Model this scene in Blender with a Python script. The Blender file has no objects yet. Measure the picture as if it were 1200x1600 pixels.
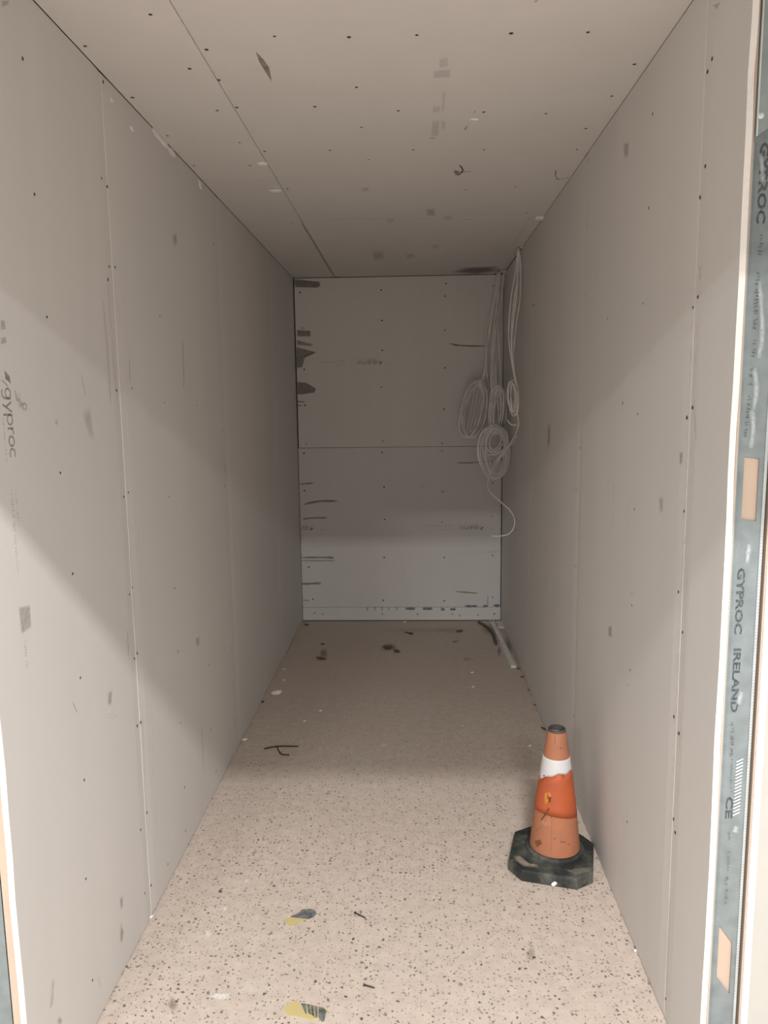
import bpy, bmesh, math, random
from mathutils import Vector, Matrix
random.seed(7)
S = bpy.context.scene
COL = S.collection

# ------------------------------------------------------------------ camera
YAW, PITCH, ROLL, FPX = 0.0395135, 0.1390017, -0.0128433, 1177.02
CAM = Vector((0, 0, 1.58))
fw = Vector((-math.sin(YAW)*math.cos(PITCH), math.cos(YAW)*math.cos(PITCH), -math.sin(PITCH)))
r0 = Vector((math.cos(YAW), math.sin(YAW), 0)); u0 = r0.cross(fw)
rt = r0*math.cos(ROLL) + u0*math.sin(ROLL)
up = -r0*math.sin(ROLL) + u0*math.cos(ROLL)
cd = bpy.data.cameras.new('camera'); cam = bpy.data.objects.new('camera', cd); COL.objects.link(cam)
cam.matrix_world = Matrix(((rt.x, up.x, -fw.x, 0), (rt.y, up.y, -fw.y, 0), (rt.z, up.z, -fw.z, 1.58), (0, 0, 0, 1)))
cd.sensor_fit = 'VERTICAL'; cd.sensor_height = 36; cd.sensor_width = 27
cd.lens = FPX/1600*36; cd.clip_start = 0.05
S.camera = cam

# ------------------------------------------------------------------ world, lamps, exposure
w = bpy.data.worlds.new('world'); S.world = w; w.use_nodes = True
bg = w.node_tree.nodes['Background']
bg.inputs[0].default_value = (1.0, 0.985, 0.965, 1); bg.inputs[1].default_value = 0.78
S.view_settings.view_transform = 'Standard'; S.view_settings.look = 'None'
S.view_settings.gamma = 1; S.view_settings.exposure = 0.0; S.view_settings.use_curve_mapping = False
# tube ceiling lamps of the high landing behind the lintel: (x, y, watts, length, width)
ZL = 3.34
LAMPS = [(0.38, -0.78, 140, .50, .10), (0.30, -3.25, 235, .85, .26), (-1.83, -3.85, 190, .75, .26)]

# ------------------------------------------------------------------ room numbers
XL, XR, YB, ZC = -0.8326, 0.640, 5.432, 2.481
YL, YR = 1.41, 1.55            # near ends of the left and right walls
BT = 0.0125                    # plasterboard thickness
SURF = {  # origin axis, value, normal, u axis, v axis
 'left': (0, XL, Vector((1, 0, 0)), Vector((0, 1, 0)), Vector((0, 0, 1))),
 'right': (0, XR, Vector((-1, 0, 0)), Vector((0, 1, 0)), Vector((0, 0, 1))),
 'back': (1, YB, Vector((0, -1, 0)), Vector((1, 0, 0)), Vector((0, 0, 1))),
 'ceiling': (2, ZC, Vector((0, 0, -1)), Vector((1, 0, 0)), Vector((0, 1, 0))),
 'floor': (2, 0.0, Vector((0, 0, 1)), Vector((1, 0, 0)), Vector((0, 1, 0))),
 'stud': (1, 1.555, Vector((0, -1, 0)), Vector((1, 0, 0)), Vector((0, 0, 1))),
}
def ray(px, py): return fw + rt*((px-600)/FPX) + up*((800-py)/FPX)
def at(px, py, axis, val):
    d = ray(px, py); return CAM + d*((val-CAM[axis])/d[axis])
def on(surf, px, py, off=0.0):
    a, v, n, _, _ = SURF[surf]; return at(px, py, a, v) + n*off
def uvp(surf, u, v, n=0.0):
    a, val, nn, uu, vv = SURF[surf]
    o = Vector((0, 0, 0)); o[a] = val
    return o + uu*u + vv*v + nn*n

# ------------------------------------------------------------------ materials
def new_mat(name):
    m = bpy.data.materials.new(name); m.use_nodes = True
    return m, m.node_tree.nodes, m.node_tree.links, m.node_tree.nodes['Principled BSDF']
def mat_plain(name, col, rough=.8, metal=0, var=.06, scale=18, bump=.05, col2=None, bscale=90):
    m, N, L, b = new_mat(name)
    tc = N.new('ShaderNodeTexCoord'); nz = N.new('ShaderNodeTexNoise')
    nz.inputs['Scale'].default_value = scale; nz.inputs['Detail'].default_value = 5
    L.new(tc.outputs['Object'], nz.inputs['Vector'])
    mx = N.new('ShaderNodeMix'); mx.data_type = 'RGBA'
    c2 = col2 or tuple(c*(1-3*var) for c in col)
    mx.inputs[6].default_value = (*col, 1); mx.inputs[7].default_value = (*c2, 1)
    mr = N.new('ShaderNodeMapRange'); mr.inputs[1].default_value = .35; mr.inputs[2].default_value = .7
    L.new(nz.outputs['Fac'], mr.inputs[0]); L.new(mr.outputs[0], mx.inputs[0])
    L.new(mx.outputs[2], b.inputs['Base Color'])
    b.inputs['Roughness'].default_value = rough; b.inputs['Metallic'].default_value = metal
    if bump:
        n2 = N.new('ShaderNodeTexNoise'); n2.inputs['Scale'].default_value = bscale; n2.inputs['Detail'].default_value = 4
        L.new(tc.outputs['Object'], n2.inputs['Vector'])
        bp = N.new('ShaderNodeBump'); bp.inputs['Strength'].default_value = bump; bp.inputs['Distance'].default_value = .004
        L.new(n2.outputs['Fac'], bp.inputs['Height']); L.new(bp.outputs[0], b.inputs['Normal'])
    return m
M = {}
def mat_board(name, base):
    m, N, L, b = new_mat(name)
    tc = N.new('ShaderNodeTexCoord')
    def noise(scale, stretch, detail=4):
        mp = N.new('ShaderNodeMapping'); mp.inputs['Scale'].default_value = stretch
        L.new(tc.outputs['Object'], mp.inputs[0])
        nz = N.new('ShaderNodeTexNoise'); nz.inputs['Scale'].default_value = scale; nz.inputs['Detail'].default_value = detail
        L.new(mp.outputs[0], nz.inputs['Vector']); return nz.outputs['Fac']
    n1 = noise(1.4, (1, 1, 1)); n2 = noise(9, (1, 1, .12), 6); n3 = noise(160, (1, 1, 1), 3)
    oi = N.new('ShaderNodeObjectInfo')
    a = N.new('ShaderNodeMath'); a.operation = 'MULTIPLY_ADD'; a.inputs[1].default_value = .10; a.inputs[2].default_value = .95
    L.new(n1, a.inputs[0])
    c = N.new('ShaderNodeMath'); c.operation = 'MULTIPLY_ADD'; c.inputs[1].default_value = .07; L.new(n2, c.inputs[0]); L.new(a.outputs[0], c.inputs[2])
    d = N.new('ShaderNodeMath'); d.operation = 'MULTIPLY_ADD'; d.inputs[1].default_value = .035; L.new(n3, d.inputs[0]); L.new(c.outputs[0], d.inputs[2])
    e = N.new('ShaderNodeMath'); e.operation = 'MULTIPLY_ADD'; e.inputs[1].default_value = .03; L.new(oi.outputs['Random'], e.inputs[0]); L.new(d.outputs[0], e.inputs[2])
    f = N.new('ShaderNodeMath'); f.operation = 'SUBTRACT'; f.inputs[1].default_value = .12; L.new(e.outputs[0], f.inputs[0])
    vm = N.new('ShaderNodeVectorMath'); vm.operation = 'SCALE'; vm.inputs[0].default_value = base
    L.new(f.outputs[0], vm.inputs['Scale']); L.new(vm.outputs[0], b.inputs['Base Color'])
    b.inputs['Roughness'].default_value = .78; b.inputs['Specular IOR Level'].default_value = .25
    bp = N.new('ShaderNodeBump'); bp.inputs['Strength'].default_value = .06; bp.inputs['Distance'].default_value = .003
    L.new(n3, bp.inputs['Height']); L.new(bp.outputs[0], b.inputs['Normal'])
    return m
M['board'] = mat_board('plasterboard_paper', (.735, .712, .685))
M['gypsum'] = mat_plain('gypsum_core', (.93, .91, .87), .9, var=.015, scale=60, bump=.25, bscale=250)
M['peach'] = mat_plain('brown_back_paper', (.56, .435, .345), .85, var=.02)
M['cream'] = mat_plain('cream_board', (.66, .645, .60), .85, var=.01)
M['creampaper'] = mat_plain('cream_board_paper', (.50, .49, .455), .85, var=.01)
M['dark'] = mat_plain('dark_cavity', (.06, .052, .046), .95, bump=0)
M['jointfill'] = mat_plain('pale_joint_edge', (.84, .81, .77), .85, var=.03, scale=40)
M['steel'] = mat_plain('galvanised_steel', (.25, .29, .30), .5, metal=.15, var=.07, scale=30, bump=.04)
M['steelbright'] = mat_plain('bright_steel_edge', (.78, .85, .84), .4, metal=.3, var=.03)
M['steeltrack'] = mat_plain('galvanised_track', (.36, .42, .42), .5, metal=.15, var=.07, scale=30, bump=.04)
M['steelknurl'] = mat_plain('knurled_steel', (.50, .54, .54), .6, metal=.2, var=.05, bump=0)
M['screw'] = mat_plain('black_screw', (.045, .035, .028), .6, bump=0)
M['cable'] = mat_plain('white_grey_cable', (.95, .925, .90), .4, var=.04, scale=9, bump=0, col2=(.76, .73, .71))
M['plaster'] = mat_plain('plaster_blob', (.93, .91, .87), .9, var=.03, scale=40, bump=.3)
M['plastic'] = mat_plain('white_plastic', (.88, .85, .83), .45, var=.05, bump=0)
M['dirt'] = mat_plain('dark_dirt', (.15, .112, .088), .95, var=.12, scale=60, bump=.3)
M['wire'] = mat_plain('rusty_wire', (.045, .025, .016), .6, bump=0)
M['nail'] = mat_plain('dark_nail', (.06, .05, .045), .5, metal=.5, bump=0)
M['tape_y'] = mat_plain('worn_yellow_tape', (.62, .50, .16), .6, var=.1, scale=50, col2=(.56, .47, .27), bump=0)
M['tape_k'] = mat_plain('worn_black_tape', (.075, .09, .095), .5, var=.15, scale=70, col2=(.24, .25, .24), bump=0)
M['cone_pale'] = mat_plain('dirty_pale_orange', (.40, .152, .078), .7, var=.08, scale=22, col2=(.34, .145, .08), bump=.05)
M['cone_vivid'] = mat_plain('vivid_orange', (.47, .098, .030), .6, var=.06, scale=18, col2=(.38, .085, .030), bump=.03)
M['cone_white'] = mat_plain('white_sleeve', (.62, .61, .61), .5, var=.02, bump=0)
M['rim'] = mat_plain('dark_rim', (.035, .028, .026), .7, bump=0, col2=(.09, .08, .075))
def mat_rubber():
    m, N, L, b = new_mat('dusty_black_rubber')
    tc = N.new('ShaderNodeTexCoord'); nz = N.new('ShaderNodeTexNoise'); nz.inputs['Scale'].default_value = 11; nz.inputs['Detail'].default_value = 7
    L.new(tc.outputs['Object'], nz.inputs['Vector'])
    n2 = N.new('ShaderNodeTexNoise'); n2.inputs['Scale'].default_value = 70; n2.inputs['Detail'].default_value = 4
    L.new(tc.outputs['Object'], n2.inputs['Vector'])
    cr = N.new('ShaderNodeValToRGB'); e = cr.color_ramp.elements
    e[0].position = .42; e[0].color = (.016, .019, .018, 1); e[1].position = .74; e[1].color = (.15, .142, .12, 1)
    x = e.new(.56); x.color = (.055, .06, .053, 1)
    ad = N.new('ShaderNodeMath'); ad.operation = 'MULTIPLY_ADD'; ad.inputs[1].default_value = .25
    L.new(n2.outputs['Fac'], ad.inputs[0]); L.new(nz.outputs['Fac'], ad.inputs[2])
    sb = N.new('ShaderNodeMath'); sb.operation = 'SUBTRACT'; sb.inputs[1].default_value = .12; L.new(ad.outputs[0], sb.inputs[0])
    L.new(sb.outputs[0], cr.inputs[0]); L.new(cr.outputs[0], b.inputs['Base Color'])
    b.inputs['Roughness'].default_value = .75
    bp = N.new('ShaderNodeBump'); bp.inputs['Strength'].default_value = .3; bp.inputs['Distance'].default_value = .004
    L.new(n2.outputs['Fac'], bp.inputs['Height']); L.new(bp.outputs[0], b.inputs['Normal'])
    return m
M['rubber'] = mat_rubber()
def mat_floor():
    m, N, L, b = new_mat('speckled_screed')
    tc = N.new('ShaderNodeTexCoord')
    wn = N.new('ShaderNodeTexNoise'); wn.inputs['Scale'].default_value = 70; wn.inputs['Detail'].default_value = 2
    L.new(tc.outputs['Object'], wn.inputs['Vector'])
    wv = N.new('ShaderNodeVectorMath'); wv.operation = 'MULTIPLY_ADD'; wv.inputs[1].default_value = (.016, .016, 0)
    L.new(wn.outputs['Color'], wv.inputs[0]); L.new(tc.outputs['Object'], wv.inputs[2])
    def specks(scale, thr, keep):
        v = N.new('ShaderNodeTexVoronoi'); v.voronoi_dimensions = '2D'; v.inputs['Scale'].default_value = scale
        L.new(wv.outputs[0], v.inputs['Vector'])
        sx = N.new('ShaderNodeSeparateColor'); L.new(v.outputs['Color'], sx.inputs[0])
        t = N.new('ShaderNodeMath'); t.operation = 'MULTIPLY'; t.inputs[1].default_value = thr; L.new(sx.outputs[1], t.inputs[0])
        t2 = N.new('ShaderNodeMath'); t2.operation = 'ADD'; t2.inputs[1].default_value = thr*.35; L.new(t.outputs[0], t2.inputs[0])
        df = N.new('ShaderNodeMath'); df.operation = 'SUBTRACT'; L.new(t2.outputs[0], df.inputs[0]); L.new(v.outputs['Distance'], df.inputs[1])
        mr = N.new('ShaderNodeMapRange'); mr.inputs[1].default_value = 0; mr.inputs[2].default_value = .07; L.new(df.outputs[0], mr.inputs[0])
        k = N.new('ShaderNodeMath'); k.operation = 'LESS_THAN'; k.inputs[1].default_value = keep; L.new(sx.outputs[0], k.inputs[0])
        o = N.new('ShaderNodeMath'); o.operation = 'MULTIPLY'; L.new(mr.outputs[0], o.inputs[0]); L.new(k.outputs[0], o.inputs[1])
        return o.outputs[0], sx.outputs[2]
    s1, r1 = specks(64, .23, .50); s2, r2 = specks(118, .25, .46)
    def noise(scale, detail=5):
        nz = N.new('ShaderNodeTexNoise'); nz.inputs['Scale'].default_value = scale; nz.inputs['Detail'].default_value = detail
        L.new(tc.outputs['Object'], nz.inputs['Vector']); return nz.outputs['Fac']
    nb = noise(1.6); nf = noise(26)
    base = N.new('ShaderNodeMix'); base.data_type = 'RGBA'
    base.inputs[6].default_value = (.585, .49, .42, 1); base.inputs[7].default_value = (.63, .545, .48, 1); L.new(nb, base.inputs[0])
    b2 = N.new('ShaderNodeMix'); b2.data_type = 'RGBA'; b2.blend_type = 'MULTIPLY'; b2.inputs[0].default_value = 1
    g = N.new('ShaderNodeMapRange'); g.inputs[1].default_value = .3; g.inputs[2].default_value = .75; g.inputs[3].default_value = .90; g.inputs[4].default_value = 1.08
    L.new(nf, g.inputs[0]); L.new(base.outputs[2], b2.inputs[6])
    cc = N.new('ShaderNodeCombineColor'); [L.new(g.outputs[0], cc.inputs[i]) for i in range(3)]; L.new(cc.outputs[0], b2.inputs[7])
    # trodden building dust hides the specks towards the far end of the floor
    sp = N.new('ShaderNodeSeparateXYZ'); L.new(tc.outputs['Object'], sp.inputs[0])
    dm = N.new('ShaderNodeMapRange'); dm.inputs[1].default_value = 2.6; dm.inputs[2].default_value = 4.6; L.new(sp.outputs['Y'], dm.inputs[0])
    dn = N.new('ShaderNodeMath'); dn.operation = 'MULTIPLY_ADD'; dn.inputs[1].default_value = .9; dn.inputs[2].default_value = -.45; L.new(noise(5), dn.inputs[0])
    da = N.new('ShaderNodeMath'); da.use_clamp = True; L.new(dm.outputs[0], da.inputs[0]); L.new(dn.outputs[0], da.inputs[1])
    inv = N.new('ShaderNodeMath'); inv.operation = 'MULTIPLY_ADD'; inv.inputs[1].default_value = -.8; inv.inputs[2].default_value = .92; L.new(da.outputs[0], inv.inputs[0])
    scol = N.new('ShaderNodeValToRGB'); e = scol.color_ramp.elements
    e[0].color = (.07, .058, .05, 1); e[1].color = (.38, .30, .25, 1); e.new(.42).color = (.19, .155, .13, 1)
    L.new(r1, scol.inputs[0])
    f1 = N.new('ShaderNodeMath'); f1.operation = 'MULTIPLY'; L.new(s1, f1.inputs[0]); L.new(inv.outputs[0], f1.inputs[1])
    m1 = N.new('ShaderNodeMix'); m1.data_type = 'RGBA'; L.new(f1.outputs[0], m1.inputs[0]); L.new(b2.outputs[2], m1.inputs[6]); L.new(scol.outputs[0], m1.inputs[7])
    sc2 = N.new('ShaderNodeValToRGB'); e = sc2.color_ramp.elements
    e[0].color = (.20, .16, .14, 1); e[1].color = (.70, .62, .54, 1); e[1].position = .9; e.new(.6).color = (.34, .25, .20, 1)
    L.new(r2, sc2.inputs[0])
    f2 = N.new('ShaderNodeMath'); f2.operation = 'MULTIPLY'; L.new(s2, f2.inputs[0]); L.new(inv.outputs[0], f2.inputs[1])
    m2 = N.new('ShaderNodeMix'); m2.data_type = 'RGBA'; L.new(f2.outputs[0], m2.inputs[0]); L.new(m1.outputs[2], m2.inputs[6]); L.new(sc2.outputs[0], m2.inputs[7])
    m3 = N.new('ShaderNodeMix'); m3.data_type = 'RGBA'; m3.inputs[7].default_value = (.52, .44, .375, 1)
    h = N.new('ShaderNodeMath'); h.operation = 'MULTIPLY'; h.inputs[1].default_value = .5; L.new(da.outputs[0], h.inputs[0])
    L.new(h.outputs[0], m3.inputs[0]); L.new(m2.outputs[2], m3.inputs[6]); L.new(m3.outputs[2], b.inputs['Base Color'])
    b.inputs['Roughness'].default_value = .7; b.inputs['Specular IOR Level'].default_value = .3
    bp = N.new('ShaderNodeBump'); bp.inputs['Strength'].default_value = .12; bp.inputs['Distance'].default_value = .003
    L.new(nf, bp.inputs['Height']); L.new(bp.outputs[0], b.inputs['Normal'])
    return m
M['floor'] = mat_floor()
def mat_mark(name, rough=.8, grain=120, depth=.5):
    m, N, L, b = new_mat(name)
    at_ = N.new('ShaderNodeAttribute'); at_.attribute_name = 'ink'
    L.new(at_.outputs['Color'], b.inputs['Base Color']); b.inputs['Roughness'].default_value = rough
    b.inputs['Specular IOR Level'].default_value = .2
    tc = N.new('ShaderNodeTexCoord'); nz = N.new('ShaderNodeTexNoise'); nz.inputs['Scale'].default_value = grain; nz.inputs['Detail'].default_value = 4
    L.new(tc.outputs['Object'], nz.inputs['Vector'])
    mr = N.new('ShaderNodeMapRange'); mr.inputs[1].default_value = .38; mr.inputs[2].default_value = .6; mr.inputs[3].default_value = 1-depth
    L.new(nz.outputs['Fac'], mr.inputs[0])
    mu = N.new('ShaderNodeMath'); mu.operation = 'MULTIPLY'; L.new(at_.outputs['Alpha'], mu.inputs[0]); L.new(mr.outputs[0], mu.inputs[1])
    L.new(mu.outputs[0], b.inputs['Alpha'])
    return m
M['mark'] = mat_mark('stain_and_ink', depth=.3)

# ------------------------------------------------------------------ helpers
def link(name, me, parent=None):
    o = bpy.data.objects.new(name, me); COL.objects.link(o)
    if parent: o.parent = parent; o.matrix_parent_inverse = parent.matrix_world.inverted()
    return o
def obj(name, bm, mat, parent=None, smooth=False, kind=None):
    me = bpy.data.meshes.new(name); bmesh.ops.recalc_face_normals(bm, faces=bm.faces); bm.to_mesh(me); bm.free()
    for m in (mat if isinstance(mat, (list, tuple)) else [mat]): me.materials.append(m)
    if smooth:
        for p in me.polygons: p.use_smooth = True
    o = link(name, me, parent)
    if kind: o['kind'] = kind
    return o
def tag(o, label, cat, group=None):
    o['label'] = label; o['category'] = cat
    if group: o['group'] = group
    return o
def thing(name, label, cat, loc, group=None):
    o = bpy.data.objects.new(name, None); o.empty_display_size = .05; COL.objects.link(o); o.location = loc
    bpy.context.view_layer.update()
    return tag(o, label, cat, group)
def box(bm, a, b, mi=0):
    a, b = Vector(a), Vector(b)
    vs = [bm.verts.new((x, y, z)) for x in (a.x, b.x) for y in (a.y, b.y) for z in (a.z, b.z)]
    for q in ((0, 1, 3, 2), (4, 6, 7, 5), (0, 4, 5, 1), (2, 3, 7, 6), (0, 2, 6, 4), (1, 5, 7, 3)):
        bm.faces.new([vs[i] for i in q]).material_index = mi
    return bm
def nb(): return bmesh.new()
def smooth_path(pts, n=8):
    P = [Vector(p) for p in pts]; P = [2*P[0]-P[1]] + P + [2*P[-1]-P[-2]]; out = []
    for i in range(1, len(P)-2):
        for k in range(n):
            t = k/n
            out.append(.5*((2*P[i]) + (P[i+1]-P[i-1])*t + (2*P[i-1]-5*P[i]+4*P[i+1]-P[i+2])*t*t + (3*P[i]-P[i-1]-3*P[i+1]+P[i+2])*t**3))
    return out + [P[-2]]
def tube(bm, path, r, sides=6, closed=False, cap=True):
    n = len(path); rings = []
    ref = Vector((.3, 1, .2)).normalized()
    for i, p in enumerate(path):
        a = path[(i-1) % n] if (closed or i) else p; c = path[(i+1) % n] if (closed or i < n-1) else p
        t = (c-a).normalized(); x = t.cross(ref)
        if x.length < 1e-4: x = t.cross(Vector((1, 0, 0)))
        x.normalize(); y = t.cross(x)
        rr = r[i] if isinstance(r, list) else r
        rings.append([bm.verts.new(p + (x*math.cos(2*math.pi*k/sides) + y*math.sin(2*math.pi*k/sides))*rr) for k in range(sides)])
    for i in range(n if closed else n-1):
        A, B = rings[i], rings[(i+1) % n]
        for k in range(sides): bm.faces.new((A[k], A[(k+1) % sides], B[(k+1) % sides], B[k]))
    if not closed and cap: bm.faces.new(rings[0][::-1]); bm.faces.new(rings[-1])
    return bm
def lathe(bm, prof, c, seg=40, a0=0, a1=2*math.pi, mi=0):
    full = abs(a1-a0-2*math.pi) < 1e-6; cols = []
    for k in range(seg + (0 if full else 1)):
        a = a0 + (a1-a0)*k/seg
        cols.append([bm.verts.new((c[0]+r*math.cos(a), c[1]+r*math.sin(a), c[2]+z)) for r, z in prof])
    for k in range(len(cols) if full else len(cols)-1):
        A, B = cols[k], cols[(k+1) % len(cols)]
        for i in range(len(prof)-1): bm.faces.new((A[i], B[i], B[i+1], A[i+1])).material_index = mi
    return bm
def blob(bm, c, r, n, squash=.5, sub=1, jit=.35, t1=None):
    g = bmesh.ops.create_icosphere(bm, subdivisions=sub, radius=1)
    t1 = t1 or n.orthogonal().normalized(); t2 = n.cross(t1)
    for v in g['verts']:
        k = 1+random.uniform(-jit, jit); q = v.co.copy()*k
        v.co = Vector(c) + t1*q.x*r[0] + t2*q.y*r[1] + n*max(q.z, -.35)*squash*min(r[0], r[1])
    return bm

class Marks:
    """flat ink and stains lying on a surface: ribbons and soft-edged patches carrying colour and opacity"""
    def __init__(s, surf): s.surf = surf; s.v = []; s.c = []; s.f = []; s.k = 0
    def off(s): s.k += 1; return .0004 + .000012*s.k
    def put(s, P, col, a): s.v.append(P); s.c.append((*col, a)); return len(s.v)-1
    def ribbon(s, pts, wid, col, a, soft=.35, flat=False):
        P = pts; n = SURF[s.surf][2]; o = s.off(); rows = []
        for i, p in enumerate(P):
            t = (P[min(i+1, len(P)-1)]-P[max(i-1, 0)]).normalized(); sd = n.cross(t)
            wd = wid[i] if isinstance(wid, list) else wid
            ea = a if flat or 0 < i < len(P)-1 else a*.4
            rows.append([s.put(p + sd*wd*k + n*o, col, ea*m) for k, m in ((-.5, 0), (-.5*(1-soft), 1), (.5*(1-soft), 1), (.5, 0))])
        for A, B in zip(rows, rows[1:]):
            for k in range(3): s.f.append((A[k], A[k+1], B[k+1], B[k]))
    def poly(s, P, col, a, soft=.35):
        n = SURF[s.surf][2]; o = s.off(); c = sum(P, Vector())/len(P)
        C = s.put(c+n*o, col, a)
        I = [s.put(c+(p-c)*(1-soft)+n*o, col, a) for p in P]; O = [s.put(p+n*o, col, 0) for p in P]
        for i in range(len(P)):
            j = (i+1) % len(P); s.f.append((C, I[i], I[j])); s.f.append((I[i], O[i], O[j], I[j]))
    # pixel versions (points of the photograph carried on to the surface)
    def pl(s, px, wpx, col, a, soft=.5):
        P = smooth_path([on(s.surf, *p) for p in px], 4) if len(px) > 2 else [on(s.surf, *p) for p in px]
        if len(P) == 2: P = [P[0].lerp(P[1], t/5) for t in range(6)]
        d = (P[len(P)//2]-CAM).length
        w0 = wpx*d/FPX
        s.ribbon(P, [w0*random.uniform(.7, 1.2) for _ in P], col, a, soft)
    def pp(s, px, col, a, soft=.35): s.poly([on(s.surf, *p) for p in px], col, a, soft)
    def build(s, name, parent):
        me = bpy.data.meshes.new(name); me.from_pydata(s.v, [], s.f); me.update()
        at_ = me.color_attributes.new('ink', 'FLOAT_COLOR', 'POINT')
        for i, c in enumerate(s.c): at_.data[i].color = c
        me.materials.append(M['mark']); o = link(name, me, parent); o['kind'] = 'stuff'; return o

# wordmark strokes, one unit = x height
def arc(cx, cy, rx, ry, a0, a1, n=14): return [(cx+rx*math.cos(math.radians(a0+(a1-a0)*i/n)), cy+ry*math.sin(math.radians(a0+(a1-a0)*i/n))) for i in range(n+1)]
GLY = {'g': [arc(.45, .5, .42, .42, 0, 360), [(.88, .95), (.88, .1), (.84, -.2), (.66, -.42), (.4, -.46), (.12, -.38)]],
       'y': [[(0, .95), (.42, .02)], [(.86, .95), (.55, .25), (.22, -.46)]],
       'p': [arc(.5, .5, .42, .42, 0, 360), [(.07, .95), (.07, -.48)]],
       'r': [[(.08, 0), (.08, .95)], arc(.5, .5, .42, .42, 180, 75, 8)],
       'o': [arc(.45, .5, .42, .42, 0, 360)], 'c': [arc(.45, .5, .42, .42, 50, 310)]}
ADV = {'g': 1.16, 'y': 1.02, 'p': 1.16, 'r': .72, 'o': 1.08, 'c': 1.0}
def wordmark(mk, p0, right, upv, xh, col, a, text='gyproc', wd=.17, logo=True):
    f = lambda x, y: p0 + right*(x*xh) + upv*(y*xh)
    x = 0
    if logo:
        mk.poly([f(*q) for q in ((0, .25), (.45, 1.0), (1.15, 1.15), (.75, .3))], col, a*1.1, .08)
        mk.ribbon([f(.85, -.25), f(1.1, .2), f(1.35, .65)], wd*.8*xh, col, a*.8, .3, True)
        x = 1.5
    for ch in text:
        for st in GLY[ch]: mk.ribbon([f(x+q[0], q[1]) for q in st], wd*xh, col, a, .25, True)
        x += ADV[ch]
    return x*xh
def smallprint(mk, p0, right, upv, h, length, col, a, seed):
    """worn small print too fine to read: short broken strokes"""
    R = random.Random(seed); x = 0
    while x < length:
        wd = h*R.uniform(.35, .6)
        for _ in range(R.choice((1, 2, 2))):
            y0, y1 = R.uniform(0, .5), R.uniform(.5, 1); sx = R.uniform(0, wd)
            mk.ribbon([p0+right*(x+sx)+upv*(h*y0), p0+right*(x+R.uniform(0, wd))+upv*(h*y1)], h*.22, col, a, .4, True)
        x += wd*1.35 + (h*.5 if R.random() < .15 else 0)

INK = (.17, .15, .135)

# ------------------------------------------------------------------ structure
def struct(o): o['kind'] = 'structure'; return o
def panel(surf, u0, u1, v0, v1, parent, taper='', cutu0=0, mats=None, t=BT):
    """one plasterboard: papered face with tapered long edges, white gypsum at its cut edges"""
    bm = nb(); TW, TD = .045, .0016
    us = [u0] + ([u0+TW] if 'u' in taper else []) + ([u1-TW] if 'U' in taper else []) + [u1]
    vs = [v0] + ([v0+TW] if 'v' in taper else []) + ([v1-TW] if 'V' in taper else []) + [v1]
    if cutu0:
        vs = [v0+(v1-v0)*i/26 for i in range(27)]
    grid = {}
    for i, u in enumerate(us):
        for j, v in enumerate(vs):
            n = 0
            if ('u' in taper and i == 0) or ('U' in taper and i == len(us)-1): n = -TD
            if ('v' in taper and j == 0) or ('V' in taper and j == len(vs)-1): n = -TD
            uu = u
            if cutu0 and i == 0: uu = u + cutu0*(math.sin(j*.9)*.5+random.uniform(-.6, .6))
            grid[i, j] = (bm.verts.new(uvp(surf, uu, v, n)), bm.verts.new(uvp(surf, uu, v, -t)))
    I, J = len(us)-1, len(vs)-1
    for i in range(I):
        for j in range(J):
            for k in (0, 1): bm.faces.new([grid[a, b][k] for a, b in ((i, j), (i+1, j), (i+1, j+1), (i, j+1))]).material_index = 0 if k == 0 else 2
    for j in range(J):
        for i in (0, I): bm.faces.new((grid[i, j][0], grid[i, j+1][0], grid[i, j+1][1], grid[i, j][1])).material_index = 1
    for i in range(I):
        for j in (0, J): bm.faces.new((grid[i, j][0], grid[i+1, j][0], grid[i+1, j][1], grid[i, j][1])).material_index = 1
    return obj('panel', bm, mats or [M['board'], M['gypsum'], M['peach']], parent)
def strip(surf, u0, u1, v0, v1, n0, n1, mat, name, parent):
    a, b = uvp(surf, u0, v0, n0), uvp(surf, u1, v1, n1)
    return obj(name, box(nb(), a, b), mat, parent)

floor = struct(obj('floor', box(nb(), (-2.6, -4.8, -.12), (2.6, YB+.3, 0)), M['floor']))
wall_left = struct(obj('wall_left', box(nb(), (XL-.11, YL+.05, .0), (XL-BT-.0005, YB+.1, ZC+.05)), M['dark']))
wall_right = struct(obj('wall_right', box(nb(), (XR+BT+.0005, YR+.05, .0), (XR+.085, YB+.1, ZC+.05)), M['dark']))
wall_back = struct(obj('wall_back', box(nb(), (XL-.1, YB+BT+.0005, 0), (XR+.1, YB+.12, ZC+.05)), M['dark']))
ceiling = struct(obj('ceiling', box(nb(), (XL-.1, .75, ZC+BT+.0005), (XR+.2, YB+.1, ZC+.15)), M['dark']))

ZT = ZC-.002; g = .0015
for a, b, tp in ((YL, 2.145, 'U'), (2.145, 3.345, 'uU'), (3.345, 4.545, 'uU'), (4.545, YB-.002, 'u')):
    panel('left', a+g, b-g, .004, ZT, wall_left, tp, .004 if a == YL else 0)
for a, b, tp in ((YR, 1.785, 'U'), (1.785, 2.93, 'uU'), (2.93, 4.13, 'uU'), (4.13, YB-.003, 'u')):
    panel('right', a+g, b-g, .004, ZC-.0015, wall_right, tp, .004 if a == YR else 0)
for y, k_ in ((2.145, -.0009), (3.345, -.0016)): strip('left', y-g-.0005, y+g+.0005, .004, ZT, k_, -.006, M['jointfill'], 'joint_filler', wall_left)
for y, k_ in ((1.785, -.0012), (2.93, -.0018)): strip('right', y-g-.0005, y+g+.0005, .004, ZC-.0015, k_, -.006, M['jointfill'], 'joint_filler', wall_right)
panel('back', XL+.008, XR-.003, 1.292, ZC-.004, wall_back, 'v')
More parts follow.
